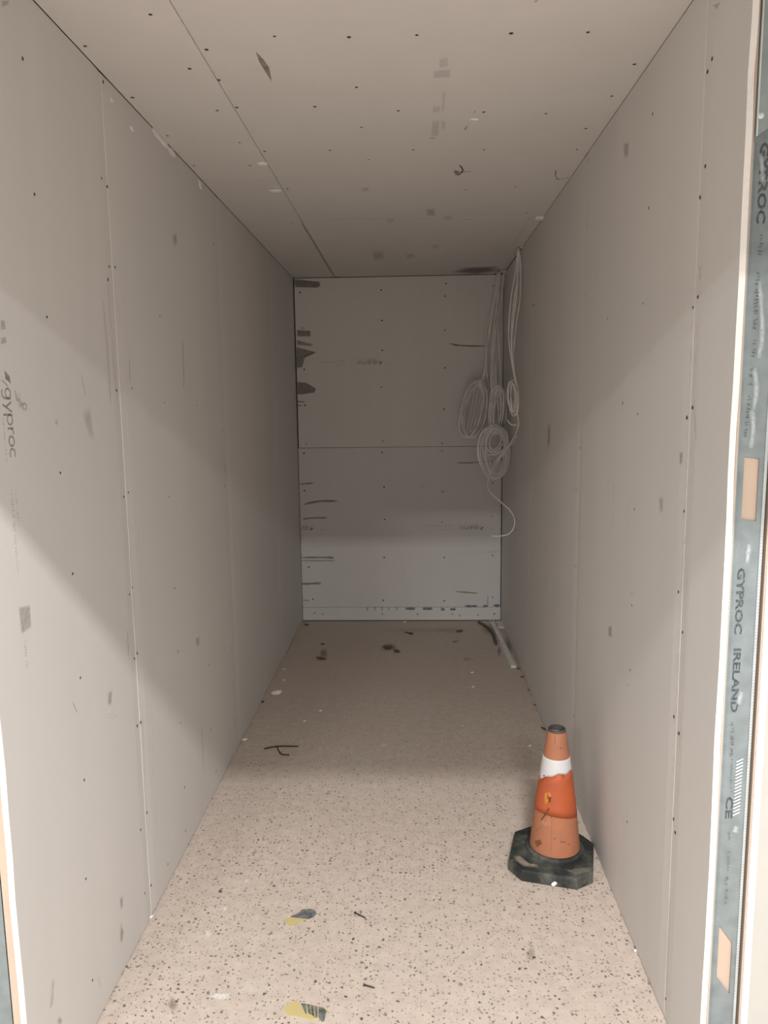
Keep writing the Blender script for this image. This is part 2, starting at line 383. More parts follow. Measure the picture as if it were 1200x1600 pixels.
panel('back', XL+.003, XR-.006, .108, 1.289, wall_back, 'V')
panel('back', XL+.003, XR-.004, .008, .105, wall_back, '')
cj = -.535; yj = 3.82
panel('ceiling', XL+.0015, cj-g, .78, 3.1, ceiling, 'U'); panel('ceiling', XL+.0015, cj-g, 3.102, YB-.003, ceiling, 'U')
panel('ceiling', cj+g, XR-.0005, .78, yj-.001, ceiling, 'u'); panel('ceiling', cj+g, .575, yj+.001, YB-.003, ceiling, 'u')
panel('ceiling', .577, XR-.0005, yj+.001, 4.59, ceiling, '')
strip('ceiling', .570, XR-.001, 4.60, YB-.003, -.0035, -.0124, M['board'], 'notch_board', ceiling)
# open notch left in the ceiling beside the right wall where the cables drop

# landing outside the opening (behind and above the camera)
wall_front = struct(obj('wall_front', box(nb(), (-2.4, .63, 2.117), (2.4, .71, 3.45)), M['cream']))
ceiling_landing = struct(obj('ceiling_landing', box(nb(), (-2.4, -4.6, 3.40), (2.4, .63, 3.45)), M['cream']))
wall_front_right = struct(obj('wall_front_right', box(nb(), (.7422, 1.562, 0), (1.7, 1.60, 2.7)), M['creampaper']))
wall_front_left_unseen = struct(obj('wall_front_left_unseen', box(nb(), (-1.9, 1.43, 0), (-.945, 1.47, 2.7)), M['cream']))  # out of view; added to block light left of the opening
# cut end of the landing board next to the stud: paper strip and white core
strip('right', 1.553, 1.60, .004, 2.6, -.0845, -.087, M['peach'], 'paper_edge', wall_front_right)
strip('right', 1.548, 1.60, .004, 2.6, -.0872, -.1015, M['gypsum'], 'board_edge', wall_front_right)

# ------------------------------------------------------------------ landing lamps
for i, (x, y, wt, ln, wd) in enumerate(LAMPS):
    t = thing('ceiling_lamp', ['tube ceiling lamp of the landing nearest the lintel', 'tube ceiling lamp of the landing far back on the right', 'tube ceiling lamp of the landing far back on the left'][i], 'lamp', (x, y, ZL+.06), 'ceiling lamps of the landing')
    bm = nb(); box(bm, (x-ln/2-.03, y-wd/2-.02, ZL+.012), (x+ln/2+.03, y+wd/2+.02, ZL+.06)); obj('lamp_housing', bm, M['plastic'], t)
    bm = nb()
    for s_ in (-1, 1): box(bm, (x-ln/2-.03, y+s_*(wd/2+.015)-.005, ZL-.004), (x+ln/2+.03, y+s_*(wd/2+.015)+.005, ZL+.012))
    obj('lamp_rim', bm, M['plastic'], t)
    ld = bpy.data.lights.new('lamp_tube', 'AREA'); ld.shape = 'RECTANGLE'; ld.size = ln; ld.size_y = wd; ld.energy = wt; ld.color = (1, .99, .975)
    lo = bpy.data.objects.new('lamp_tube', ld); COL.objects.link(lo); lo.location = (x, y, ZL); lo.parent = t; lo.matrix_parent_inverse = t.matrix_world.inverted()

# ------------------------------------------------------------------ metal studs at the two wall ends
def c_stud(name, label, x0, x1, y, holes, flip, z1=2.47):
    t = thing(name, label, 'stud', ((x0+x1)/2, y, 0))
    bm = nb()
    zs = [0.003]; 
    hx0, hx1 = (x0+(x1-x0)*.27, x0+(x1-x0)*.80)
    cuts = sorted(holes)
    def quad(P): bm.faces.new([bm.verts.new(p) for p in P])
    z = .003
    for (za0, za1, zb0, zb1) in cuts:      # hole: left edge za0..za1, right edge zb0..zb1
        quad([(x0, y, z), (hx0, y, z), (hx0, y, za1), (x0, y, za1)])
        quad([(hx1, y, z), (x1, y, z), (x1, y, zb1), (hx1, y, zb1)])
        quad([(hx0, y, z), (hx1, y, z), (hx1, y, zb0), (hx0, y, za0)])
        quad([(x0, y, za1), (hx0, y, za1), (hx0, y, max(za1, zb1)+.001), (x0, y, max(za1, zb1)+.001)])
        quad([(hx1, y, zb1), (x1, y, zb1), (x1, y, max(za1, zb1)+.001), (hx1, y, max(za1, zb1)+.001)])
        quad([(hx0, y, za1), (hx1, y, zb1), (hx1, y, max(za1, zb1)+.001), (hx0, y, max(za1, zb1)+.001)])
        z = max(za1, zb1)+.001
    quad([(x0, y, z), (x1, y, z), (x1, y, z1), (x0, y, z1)])
    bmesh.ops.remove_doubles(bm, verts=bm.verts, dist=1e-5)
    geo = bmesh.ops.extrude_face_region(bm, geom=bm.faces[:])
    for v in geo['geom']:
        if isinstance(v, bmesh.types.BMVert): v.co.y += .0009
    obj('web', bm, M['steel'], t)
    bm = nb(); box(bm, (x0, y, .003), (x0+.0008, y+.042, z1)); box(bm, (x1-.0008, y, .003), (x1, y+.042, z1)); obj('flange', bm, M['steel'], t)
    bm = nb()
    sx = x0+.0072                       # stiffening rib pressed in the web
    tube(bm, [Vector((sx, y+.0003, .01)), Vector((sx, y+.0005, z1-.4))], .0015, 6); obj('rib', bm, M['steel'], t)
    return t
stud = c_stud('metal_stud', 'galvanised metal stud with two punched holes and black print at the right wall end', .6565, .7135, 1.556,
              [(.303, .430, .262, .388), (1.341, 1.470, 1.337, 1.466)], False)
for xx, r_, nm in ((.6570, .0011, 'knurled_edge'), (.7150, .0030, 'knurled_edge')):      # rolled knurls: rows of small pips
    bm = nb()
    for i in range(350):
        z = .012 + i*.0070
        if xx < .7 and z > 2.07: break
        k = 1.0; a = Vector((xx, 1.5545, z))
        vs = [bm.verts.new(a+Vector(q)) for q in ((-r_, 0, -.0035), (r_, 0, -.0035), (r_, 0, .0035), (-r_, 0, .0035), (0, -.0012, 0))]
        for q in ((0, 1, 4), (1, 2, 4), (2, 3, 4), (3, 0, 4)): bm.faces.new([vs[j] for j in q])
    o = obj(nm, bm, M['steelknurl'], stud); o['kind'] = 'stuff'
obj('web_backing', box(nb(), (.660, 1.5605, .01), (.712, 1.563, 2.4)), M['peach'], stud)
# head track lapped over the stud top, with a pan-head screw
t = thing('metal_track', 'galvanised head track end with a slanting cut lapped over the right stud', 'track', (.69, 1.552, 2.09))
bm = nb(); P = [(.6600, 2.082), (.7140, 2.118), (.7140, 2.474), (.6600, 2.474)]
f = bm.faces.new([bm.verts.new((x, 1.5535, z)) for x, z in P]); ge = bmesh.ops.extrude_face_region(bm, geom=[f])
for v in ge['geom']:
    if isinstance(v, bmesh.types.BMVert): v.co.y -= .0012
obj('track_plate', bm, M['steeltrack'], t)
obj('folded_edge', box(nb(), (.6592, 1.5505, 2.083), (.6622, 1.5535, 2.474)), M['steelbright'], t)
p = at(1189, 180, 1, 1.5515); bm = nb(); lathe(bm, [(0, .003), (.0035, .0028), (.006, .0012), (.0066, 0)], (0, 0, 0), 14)
bmesh.ops.rotate(bm, verts=bm.verts, cent=(0, 0, 0), matrix=Matrix.Rotation(math.pi/2, 3, 'X')); bmesh.ops.translate(bm, verts=bm.verts, vec=(p.x, 1.5520, p.z))
obj('screw_head', bm, M['steelbright'], t, True)
lstud = c_stud('metal_stud', 'galvanised metal stud beside the left wall end at the photo bottom left corner', -.925, -.8665, 1.417,
               [(.58, .70, .58, .70)], True)
obj('web_backing', box(nb(), (-.921, 1.4215, .01), (-.870, 1.424, 2.4)), M['peach'], lstud)
obj('paper_edge', box(nb(), (-.8640, 1.4155, .004), (-.8455, 1.45, 2.46)), M['peach'], wall_left)
obj('paper_edge', box(nb(), (XR+BT+.0005, 1.5535, .004), (XR+BT+.0038, 1.59, 2.46)), M['peach'], wall_right)

# lettering on the right stud (font outlines; reads downwards, letter tops to the right)
def text_mesh(name, txt, size, p0, col_mat, parent, stretch=1.0):
    cu = bpy.data.curves.new('txt', 'FONT'); cu.body = txt; cu.size = 1; cu.resolution_u = 2; cu.offset = .03
    o = bpy.data.objects.new('txt', cu); COL.objects.link(o)
    dg = bpy.context.evaluated_depsgraph_get(); me = bpy.data.meshes.new_from_object(o.evaluated_get(dg))
    bpy.data.objects.remove(o)
    for v in me.vertices:
        x, y = v.co.x*size*stretch, v.co.y*size; v.co = Vector((p0.x+y, p0.y-.0006, p0.z-x))
    me.materials.clear(); me.materials.append(col_mat); me.name = name
    return link(name, me, parent)
M['studink'] = mat_plain('stud_ink', (.035, .042, .05), .6, var=.2, scale=320, col2=(.13, .155, .165), bump=0)
def stud_text(txt, ptop, pbot, size):
    a, b = at(*ptop, 1, 1.556), at(*pbot, 1, 1.556)
    cu_len = {'GYPROC': 4.05, 'IRELAND': 4.55, 'CE': 1.35}[txt]
    text_mesh('printed_lettering', txt, size, a, M['studink'], stud, (a.z-b.z)/(cu_len*size))
stud_text('GYPROC', (1153, 887), (1148.5, 993), .0210)
stud_text('IRELAND', (1147, 1012), (1141.5, 1126), .0205)
stud_text('GYPROC', (1189, 222), (1183, 352), .0225)
stud_text('CE', (1135, 1244), (1133, 1283), .020)
mk = Marks('stud'); dn = Vector((0, 0, -1)); rx = Vector((1, 0, 0)); SK = (.12, .14, .15)
for (a, b, h, s) in (((1186, 366), (1183, 396), .010, 1), ((1182, 425), (1178, 452), .010, 2), ((1178, 455), (1175, 515), .011, 3), ((1175, 532), (1172, 560), .010, 4),
                     ((1171, 575), (1168, 604), .010, 5), ((1167, 618), (1161, 682), .009, 6), ((1141, 1128), (1139, 1180), .010, 7), ((1141, 1186), (1139, 1236), .007, 8), ((1136, 1300), (1135, 1320), .008, 9),
                     ((1135, 1330), (1134, 1362), .008, 10), ((1133, 1368), (1132, 1382), .008, 12), ((1132, 1388), (1131, 1412), .008, 11)):
    A, B = on('stud', *a), on('stud', *b); smallprint(mk, A, (B-A).normalized(), rx, h, (B-A).length, SK, .8, s)
for i in range(17):                                 # hatched mark
    a, b = 1186+i*5.2, 1.0; x0 = 1150-i*.35
    A, B = on('stud', x0, a+4), on('stud', x0+10.5, a-1); mk.ribbon([A, A.lerp(B, .5), B], .0032, (.88, .95, .95), .95, .3, True)
for px in ([(1186, 440), (1190, 520), (1184, 560)], [(1178, 575), (1181, 610), (1176, 640)], [(1174, 640), (1176, 670), (1172, 700)], [(1170, 850), (1166, 880)], [(1158, 1080), (1152, 1100)], [(1150, 1290), (1147, 1300)], [(1188, 240), (1192, 290)]):
    mk.pl(px, 9, (.68, .74, .74), .55, .8)
mk.pl([(1131, 958), (1129, 968)], 3, (.85, .92, .92), .8); mk.pl([(1128, 1090), (1126, 1112)], 2, (.8, .86, .86), .5)
mk.build('printed_marks', stud)

# ------------------------------------------------------------------ screws
def screws(surf, pts, parent, r=.0042):
    n = SURF[surf][2]; t1 = n.orthogonal().normalized(); t2 = n.cross(t1); bm = nb()
    for px, py in pts:
        c = on(surf, px, py, .0003); k = r*random.uniform(.8, 1.15)
        R0 = [bm.verts.new(c+(t1*math.cos(a*math.pi/4)+t2*math.sin(a*math.pi/4))*k) for a in range(8)]
        R1 = [bm.verts.new(c+n*.0004+(t1*math.cos(a*math.pi/4)+t2*math.sin(a*math.pi/4))*k*.7) for a in range(8)]
        for a in range(8): bm.faces.new((R0[a], R0[(a+1) % 8], R1[(a+1) % 8], R1[a]))
        bm.faces.new(R1)
    o = obj('screw_heads', bm, M['screw'], parent); o['kind'] = 'stuff'
T = lambda ox, oy, s, L: [(ox+x*s, oy+y*s) for x, y in L]
screws('left', T(0, 0, 1/3, [(106, 275), (484, 384), (503, 875), (161, 911), (476, 836)]) + T(0, 450, .25, [(293, 181), (728, 640), (377, 1155), (803, 1278), (773, 1305), (824, 627)])
       + T(0, 850, .25, [(454, 186), (827, 272), (809, 315), (502, 836), (840, 717), (858, 683), (526, 1475), (857, 1137), (878, 1115)]) + T(0, 1100, .3125, [(421, 380), (429, 874), (462, 1381)])
       + T(120, 280, 1/3, [(152, 410), (180, 413), (146, 471), (641, 307), (644, 535), (389, 642), (411, 1047), (563, 1060), (686, 1180)])
       + T(160, 660, .2667, [(392, 436), (423, 972), (738, 748), (741, 1068), (716, 373)]) + T(180, 960, .2667, [(368, 217), (696, 217), (547, 295), (384, 634), (561, 675), (406, 1013), (591, 918), (150, 633), (129, 655), (186, 1162)])
       + T(140, 1240, .2667, [(337, 110), (299, 212), (562, 217), (360, 538), (323, 584), (458, 413)]), wall_left)
screws('right', T(780, 0, 1/3, [(976, 336), (998, 276), (720, 533), (966, 779), (941, 925), (701, 975), (407, 1050), (418, 750)]) + T(780, 380, 1/3, [(931, 252), (908, 301), (398, 240), (508, 353), (675, 282), (906, 771), (880, 818), (649, 800), (219, 880), (380, 960), (579, 750)])
       + T(780, 760, 1/3, [(634, 107), (866, 117), (840, 495), (622, 558), (859, 684), (819, 1080), (842, 1158), (351, 1076), (614, 860)]) + T(800, 1200, 1/3, [(757, 240), (765, 303), (720, 1083), (540, 252)]), wall_right)
screws('back', T(440, 380, 1/3, [(87, 230), (467, 219), (771, 189), (766, 248), (98, 398), (470, 362), (765, 408), (472, 502), (106, 592), (766, 584), (468, 675), (110, 760), (761, 778), (116, 940), (475, 928), (751, 938), (105, 985), (470, 980), (751, 972), (107, 1160), (480, 1143), (755, 1164)])
       + T(440, 740, 1/3, [(989, 43), (483, 215), (752, 227), (985, 201), (481, 393), (763, 393), (989, 384), (128, 438), (147, 589), (476, 594), (762, 597), (989, 580), (155, 654), (193, 658), (473, 658), (637, 658), (799, 658), (834, 666), (920, 663), (997, 657)]), wall_back, .0055)
screws('ceiling', T(0, 0, 1/3, [(705, 68), (399, 216), (968, 233), (889, 322), (1026, 376), (621, 457), (1110, 504), (1018, 518), (785, 636), (1123, 668), (908, 776), (1170, 775)])
       + T(380, 0, 1/3, [(147, 170), (496, 174), (814, 164), (531, 409), (336, 500), (727, 519), (554, 596), (1127, 525), (407, 704), (797, 702), (588, 748), (1130, 702), (574, 888), (1044, 890), (208, 885), (231, 1044), (31, 775), (101, 710)])
       + T(780, 0, 1/3, [(56, 156), (416, 151), (634, 301), (219, 532), (528, 450), (406, 602), (364, 701), (75, 875), (129, 998)]), ceiling, .0052)

# ------------------------------------------------------------------ print, stains and scuffs on the boards
DK, BR, PALE = (.20, .175, .15), (.24, .20, .165), (.80, .77, .73)
# left wall
mk = Marks('left'); zd, yu = Vector((0, 0, -1)), Vector((0, 1, 0))
a, b = on('left', 4, 578), on('left', 17, 726)
wordmark(mk, a, zd, yu, (a.z-b.z)/8.0, INK, .5, wd=.21)
for (p, q, h, s) in (((3, 655), (7, 722), .008, 21), ((15, 765), (22, 850), .010, 22), ((22, 765), (28, 820), .008, 23), ((22, 855), (27, 894), .008, 24), ((36, 1002), (40, 1045), .010, 25), ((285, 535), (287, 605), .012, 26)):
    A, B = on('left', *p), on('left', *q); smallprint(mk, A, zd, yu, h, A.z-B.z, INK, .30, s)
for q in ([(27, 948), (46, 944), (48, 980), (32, 992)], [(0, 500), (6, 500), (8, 515), (0, 516)], [(0, 528), (8, 526), (9, 536), (0, 538)]): mk.pp(q, (.3, .27, .245), .38, .2)
A = on('left', 22, 610); mk.ribbon([A, A+zd*.02+yu*.006, A+zd*.02+yu*.02], .008, INK, .4, .3); mk.ribbon([A+zd*.004+yu*.018, A+zd*.022+yu*.012], .007, INK, .35, .3)
for st in GLY['g'][:1]: mk.ribbon([on('left', 33, 630)+zd*(.016*q[0])+yu*(.02*q[1]) for q in st], .005, INK, .4, .3)
mk.pp([(26, 628), (34, 626), (36, 634), (29, 638)], INK, .3, .4)
mk.pl([(126, 585), (131, 610), (132, 620)], 3, DK, .35); mk.pp([(127, 640), (140, 630), (148, 690), (140, 692), (128, 652)], (.45, .42, .34), .28, .6); mk.pp([(84, 655), (89, 653), (90, 664), (85, 665)], DK, .3, .6)
mk.pl([(160, 470), (168, 560), (172, 635)], 4, BR, .30); mk.pl([(201, 560), (202, 600)], 3, DK, .4); mk.pl([(284, 530), (286, 590), (286, 607)], 4, DK, .4)
mk.pp([(268, 365), (276, 362), (277, 384), (270, 386)], BR, .3, .6); mk.pl([(350, 722), (351, 742)], 4, DK, .35); mk.pl([(112, 1097), (119, 1113)], 2.5, DK, .45)
mk.pp([(168, 1080), (175, 1077), (173, 1103), (167, 1103)], BR, .35, .5); mk.pl([(166, 1118), (174, 1120), (182, 1118)], 3, PALE, .7)
mk.pp([(186, 1402), (191, 1398), (191, 1420), (187, 1422)], DK, .4, .6); mk.pp([(188, 1438), (193, 1455), (190, 1474), (186, 1474)], (.4, .38, .3), .55, .5)
mk.pl([(82, 1530), (80, 1560), (78, 1575)], 8, BR, .25); mk.pl([(90, 1592), (94, 1600)], 9, BR, .4); mk.pl([(152, 1520), (156, 1545)], 10, PALE, .3)
mk.pl([(314, 1135), (316, 1170), (316, 1205)], 4, DK, .3); mk.pp([(304, 996), (311, 993), (311, 1010), (306, 1012)], BR, .3, .6); mk.pl([(198, 985), (200, 1030)], 4, DK, .3)
for x0, y0, x1, y1 in ((171, 430, 178, 520), (178, 520, 190, 660), (203, 800, 215, 980), (226, 1100, 234, 1330)):
    mk.pl([(x0+10, y0), (x1+10, y1)], 4, PALE, .22); mk.pl([(x0-5, y0), (x1-5, y1)], 3, BR, .18)
for y0 in range(880, 1180, 30): mk.pl([(355+(y0-880)*.045, y0), (356+(y0-880)*.045, y0+24)], 3, PALE, random.uniform(.1, .4))
mk.pl([(468, 972), (452, 1010), (444, 1030)], 4, PALE, .5)
mk.pp([(0, 0), (14, 0), (12, 8), (0, 12)], DK, .3, .5)
mk.build('smudges', wall_left)
# right wall
mk = Marks('right')
for (p, q, h, s) in (((906, 790), (904, 832), .010, 31), ((961, 738), (957, 822), .010, 32)):
    A, B = on('right', *p), on('right', *q); smallprint(mk, A, zd, yu, h, A.z-B.z, INK, .34, s)
for q, c, a_ in (([(1091, 415), (1095, 415), (1095, 440), (1090, 440)], PALE, .7), ([(974, 222), (984, 220), (983, 246), (975, 248)], BR, .3), ([(1062, 705), (1068, 705), (1066, 728), (1062, 726)], DK, .35), ([(856, 660), (861, 660), (860, 700), (855, 700)], DK, .3),
                 ([(1030, 775), (1037, 775), (1037, 800), (1031, 804)], DK, .25), ([(950, 978), (957, 976), (957, 998), (951, 996)], DK, .35), ([(1112, 8), (1128, 2), (1122, 16)], BR, .3)): mk.pp(q, c, a_, .5)
for y0 in range(500, 1250, 40):
    x = 1082-(y0-500)*.042; mk.pl([(x, y0), (x-1.5, y0+34)], 3, PALE, random.uniform(.15, .45)); mk.pl([(x+9, y0), (x+7, y0+34)], 2.5, BR, random.uniform(.0, .2))
for y0 in range(720, 1100, 35):
    x = 905-(y0-720)*.012; mk.pl([(x, y0), (x-.5, y0+20)], 2.5, random.choice((PALE, BR)), random.uniform(.1, .35))
mk.pl([(1047, 1410), (1043, 1500), (1041, 1580)], 2.5, DK, .3); mk.pl([(1086, 640), (1089, 690)], 2.5, DK, .3)
for x, y in ((834, 477), (901, 765), (900, 884), (988, 929), (983, 1070), (903, 1245), (1070, 847)): mk.pp([(x-2, y-2), (x+2, y-2), (x+2, y+2), (x-2, y+2)], PALE, .7, .4)
mk.build('smudges', wall_right)
# back wall
mk = Marks('back'); lx, zd2 = Vector((-1, 0, 0)), Vector((0, 0, -1))
def back_mark(pl, pr, txt='gyproc', al=.55):          # stamp printed upside down: logo at the right end
    A, B = on('back', *pr), on('back', *pl); wordmark(mk, A, lx, zd2, (A.x-B.x)/8.0, INK, al, txt, .2)
back_mark((554, 562), (598, 563)); back_mark((714, 821), (756, 822)); 
A = on('back', 490, 823); wordmark(mk, A, lx, zd2, .0245, INK, .55, 'gy', .2)
for (p, ln, h, s) in (((541, 563), .17, .016, 41), ((536, 569), .04, .014, 42), ((550, 558), .0, .01, 43), ((703, 820), .17, .014, 44), ((702, 826), .07, .014, 45), ((583, 559), .1, .012, 46), ((731, 818), .08, .010, 47), ((611, 566), .04, .02, 48), ((769, 824), .02, .02, 49), ((505, 826), .02, .02, 50)):
    if ln: smallprint(mk, on('back', *p), lx, zd2, h, ln, INK, .3, s)
for q, a_ in (([(458, 436), (500, 440), (502, 447), (496, 450), (460, 449)], .62), ([(463, 515), (486, 517), (486, 526), (464, 526)], .6), ([(463, 531), (490, 538), (487, 541), (463, 539)], .45), ([(462, 541), (495, 550), (490, 553), (476, 556), (472, 575), (463, 576)], .55),
              ([(464, 596), (478, 597), (495, 607), (492, 614), (470, 617), (464, 616)], .6), ([(464, 626), (477, 627), (476, 629), (464, 629)], .5), ([(464, 632), (472, 633), (472, 635), (464, 635)], .5)): mk.pp(q, (.15, .128, .11), a_, .14)
for px, wd, a_ in (([(703, 537), (720, 540), (757, 541)], 2.6, .65), ([(714, 723), (735, 723), (770, 721)], 2.6, .55), ([(468, 756), (490, 755)], 3, .5), ([(474, 788), (500, 783), (527, 783)], 4, .55), ([(473, 811), (490, 809), (512, 809)], 3, .5), ([(471, 871), (515, 871), (520, 873)], 3.4, .6), ([(471, 876), (495, 876), (524, 876)], 2.4, .45),
                   ([(471, 912), (480, 912), (502, 911)], 4, .55), ([(473, 938), (484, 938)], 2.4, .45), ([(712, 924), (748, 927)], 2.2, .6), ([(762, 930), (762, 947)], 2, .4), ([(774, 446), (768, 447)], 2, .5), ([(655, 760), (665, 760)], 2, .25)): mk.pl(px, wd, (.16, .135, .115), a_, .4)
PUR = (.19, .175, .26)
for x0, x1, y in ((633, 649, 951), (660, 676, 951), (690, 695, 952), (703, 712, 952), (726, 746, 947), (755, 762, 947), (771, 781, 946)): mk.pl([(x0, y), (x1, y)], 4.4, PUR, .8, .25)
for x in (574, 586, 597, 608, 620, 690, 710): mk.pl([(x, 948), (x-.3, 954)], 2, PUR, .6)
mk.build('smudges', wall_back)
# ceiling
mk = Marks('ceiling')
mk.pp([(398, 78), (410, 90), (421, 105), (426, 130), (414, 112), (404, 95)], (.26, .225, .17), .7, .2)
mk.pp([(677, 110), (704, 108), (705, 121), (676, 122)], INK, .17, .2); mk.pp([(686, 92), (700, 88), (700, 104), (686, 106)], INK, .14, .2)
for q in ([(675, 188), (687, 187), (685, 214), (673, 214)], [(690, 188), (697, 188), (695, 202), (690, 202)], [(691, 143), (697, 142), (694, 175), (689, 175)], [(676, 165), (688, 165), (688, 176), (676, 176)]): mk.pp(q, INK, .14, .25)
mk.pl([(670, 216), (680, 216)], 3.4, DK, .6); mk.pl([(718, 257), (723, 266), (716, 274)], 4, (.12, .10, .085), .75); mk.pl([(708, 268), (722, 269), (737, 267)], 4, (.13, .11, .09), .6); mk.pp([(708, 264), (718, 266), (718, 276), (710, 274)], DK, .6, .6)
mk.pl([(869, 265), (868, 275), (874, 281)], 3, DK, .55); mk.pl([(867, 280), (880, 279), (890, 277)], 3, DK, .55); mk.pl([(840, 0), (835, 3)], 4, DK, .4)
mk.pl([(726, 203), (730, 197)], 4, DK, .5); mk.pl([(740, 176), (743, 173)], 3, DK, .4); mk.pl([(728, 200), (731, 193)], 3, PALE, .4)
mk.pl([(500, 343), (620, 342), (720, 342)], 2, DK, .35); mk.pl([(726, 342), (744, 343)], 2.5, DK, .5); mk.pp([(664, 326), (680, 324), (682, 338), (666, 338)], DK, .3, .6)
mk.pp([(700, 425), (724, 417), (780, 415), (784, 424), (740, 430)], (.16, .13, .14), .6, .5); mk.pp([(580, 392), (600, 390), (602, 405), (584, 408)], DK, .25, .6)
for x, y in ((570, 296), (700, 340), (610, 345), (640, 400), (680, 385)): mk.pp([(x-8, y-4), (x+8, y-5), (x+9, y+3), (x-7, y+5)], DK, .2, .7)
mk.pp([(176+100, 36), (300, 40), (280, 60)], BR, .0, .5)
mk.pl([(520, 430), (495, 387), (470, 347)], 2.5, (.1, .085, .07), .5)
mk.build('smudges', ceiling)
# white plaster dabs in the joints
for surf, par, L in (('left', wall_left, [(246, 211, .045, .012), (257, 224, .055, .013), (269, 238, .05, .012), (313, 288, .030, .016), (174, 156, .012, .006), (206, 201, .016, .009)]), ('ceiling', ceiling, [(410, 256, .022, .022), (431, 298, .03, .02), (741, 187, .015, .01)])):
    for x, y, r1, r2 in L:
        bm = nb(); n = SURF[surf][2]; c = on(surf, x, y)
        blob(bm, c, (r1, r2), n, .22, 2, .22, Vector((1, 0, 0)) if surf == 'ceiling' else Vector((0, 1, 0)))
        obj('plaster_dab', bm, M['plaster'], par, True)

# ------------------------------------------------------------------ traffic cone
CX, CY = .482, 2.455
cone = thing('traffic_cone', 'battered orange traffic cone with a white band on a black octagonal rubber base', 'cone', (CX, CY, 0))
ang = -math.radians(14); ca, sa = math.cos(ang), math.sin(ang)
def octa(h, c): return [(-h+c, -h), (h-c, -h), (h, -h+c), (h, h-c), (h-c, h), (-h+c, h), (-h, h-c), (-h, -h+c)]
bm = nb(); rings = []
BX, BY = CX-.009, CY
for h, c, z in ((.137, .048, 0), (.140, .049, .004), (.139, .049, .034), (.135, .047, .040), (.108, .035, .047)):
    rings.append([bm.verts.new((BX+x*ca-y*sa, BY+x*sa+y*ca, z)) for x, y in octa(h, c)])
rings.append([bm.verts.new((CX+.094*math.cos(math.radians(-112.5+45*k)+ang), CY+.094*math.sin(math.radians(-112.5+45*k)+ang), .052)) for k in range(8)])
for A, B in zip(rings, rings[1:]):
    for k in range(8): bm.faces.new((A[k], A[(k+1) % 8], B[(k+1) % 8], B[k]))
bm.faces.new(rings[0][::-1]); bm.faces.new(rings[-1])
base = obj('base', bm, M['rubber'], cone)
bm = nb(); lathe(bm, [(.0965, .047), (.0990, .053), (.0985, .062), (.094, .067), (.086, .066), (.085, .050)], (CX, CY, 0), 48); obj('collar', bm, M['rubber'], cone, True)
def rc(z): return .0875-.0565*((z-.05)/.43) + .0035*math.sin(math.pi*(z-.05)/.43)
bm = nb(); lathe(bm, [(rc(z), z) for z in [.05+.43*i/16 for i in range(17)]] + [(.0285, .486), (.0245, .486), (.026, .44), (.05, .2)], (CX, CY, 0), 48); body = obj('cone_body', bm, M['cone_pale'], cone, True)
bm = nb(); lathe(bm, [(.0297, .4775), (.0304, .482), (.0296, .489), (.0270, .4915), (.0238, .489), (.0232, .47), (.024, .42)], (CX, CY, 0), 32); obj('top_rim', bm, M['rim'], cone, True)
def sleeve(name, mat, ztop, zbot, th, seg=64):
    bm = nb(); rows = []
    for k in range(seg):
        a = 2*math.pi*k/seg; zt, zb = ztop(a), zbot(a); rows.append([])
        for i in range(7):
            z = zb+(zt-zb)*i/6; r = rc(z)+th; rows[-1].append(bm.verts.new((CX+r*math.cos(a), CY+r*math.sin(a), z)))
        for z in (zt, zb): r = rc(z)-.0005; rows[-1].append(bm.verts.new((CX+r*math.cos(a), CY+r*math.sin(a), z)))
    for k in range(seg):
        A, B = rows[k], rows[(k+1) % seg]
        for i in range(6): bm.faces.new((A[i], B[i], B[i+1], A[i+1]))
        bm.faces.new((A[6], B[6], B[7], A[7])); bm.faces.new((A[0], B[0], B[8], A[8]))
    o = obj(name, bm, mat, cone, True); return o
# torn lower edge of the white band: lowest at the left (a = 180 deg), front is a = 270 deg
def wb(a): d = math.degrees(a) % 360; return .349 - .033*math.exp(-((d-185)/48)**2) + .003*math.sin(7*a)
o = sleeve('reflective_sleeve', M['cone_white'], lambda a: .394, wb, .0012); o['label'] = 'torn white band around the upper cone'
o = sleeve('orange_sleeve', M['cone_vivid'], lambda a: wb(a)-.0004, lambda a: .191-.010*math.cos(a)-.012*math.sin(a), .0010); o['label'] = 'cleaner vivid orange band below the white one'
def cone_pt(px, py, off=.0018):
    """point of the cone's side under a pixel of the photograph"""
    d = ray(px, py); best = None
    for i in range(2000):
        s = 2.1+i*.0004; q = CAM+d*s
        if .05 < q.z < .49 and math.hypot(q.x-CX, q.y-CY) <= rc(q.z)+off: return q
    return None
mk = Marks('back'); mk.surf = 'back'
def cone_patch(poly, col, a, soft=.25):
    P = [cone_pt(760+x/5.16, 1100+y/5.16) for x, y in poly]
    if all(P): mk.poly(P, col, a, soft)
def cone_line(pts, wd, col, a):
    P = [cone_pt(760+x/5.16, 1100+y/5.16) for x, y in pts]
    if all(P): mk.ribbon(smooth_path(P, 3), wd, col, a, .4)
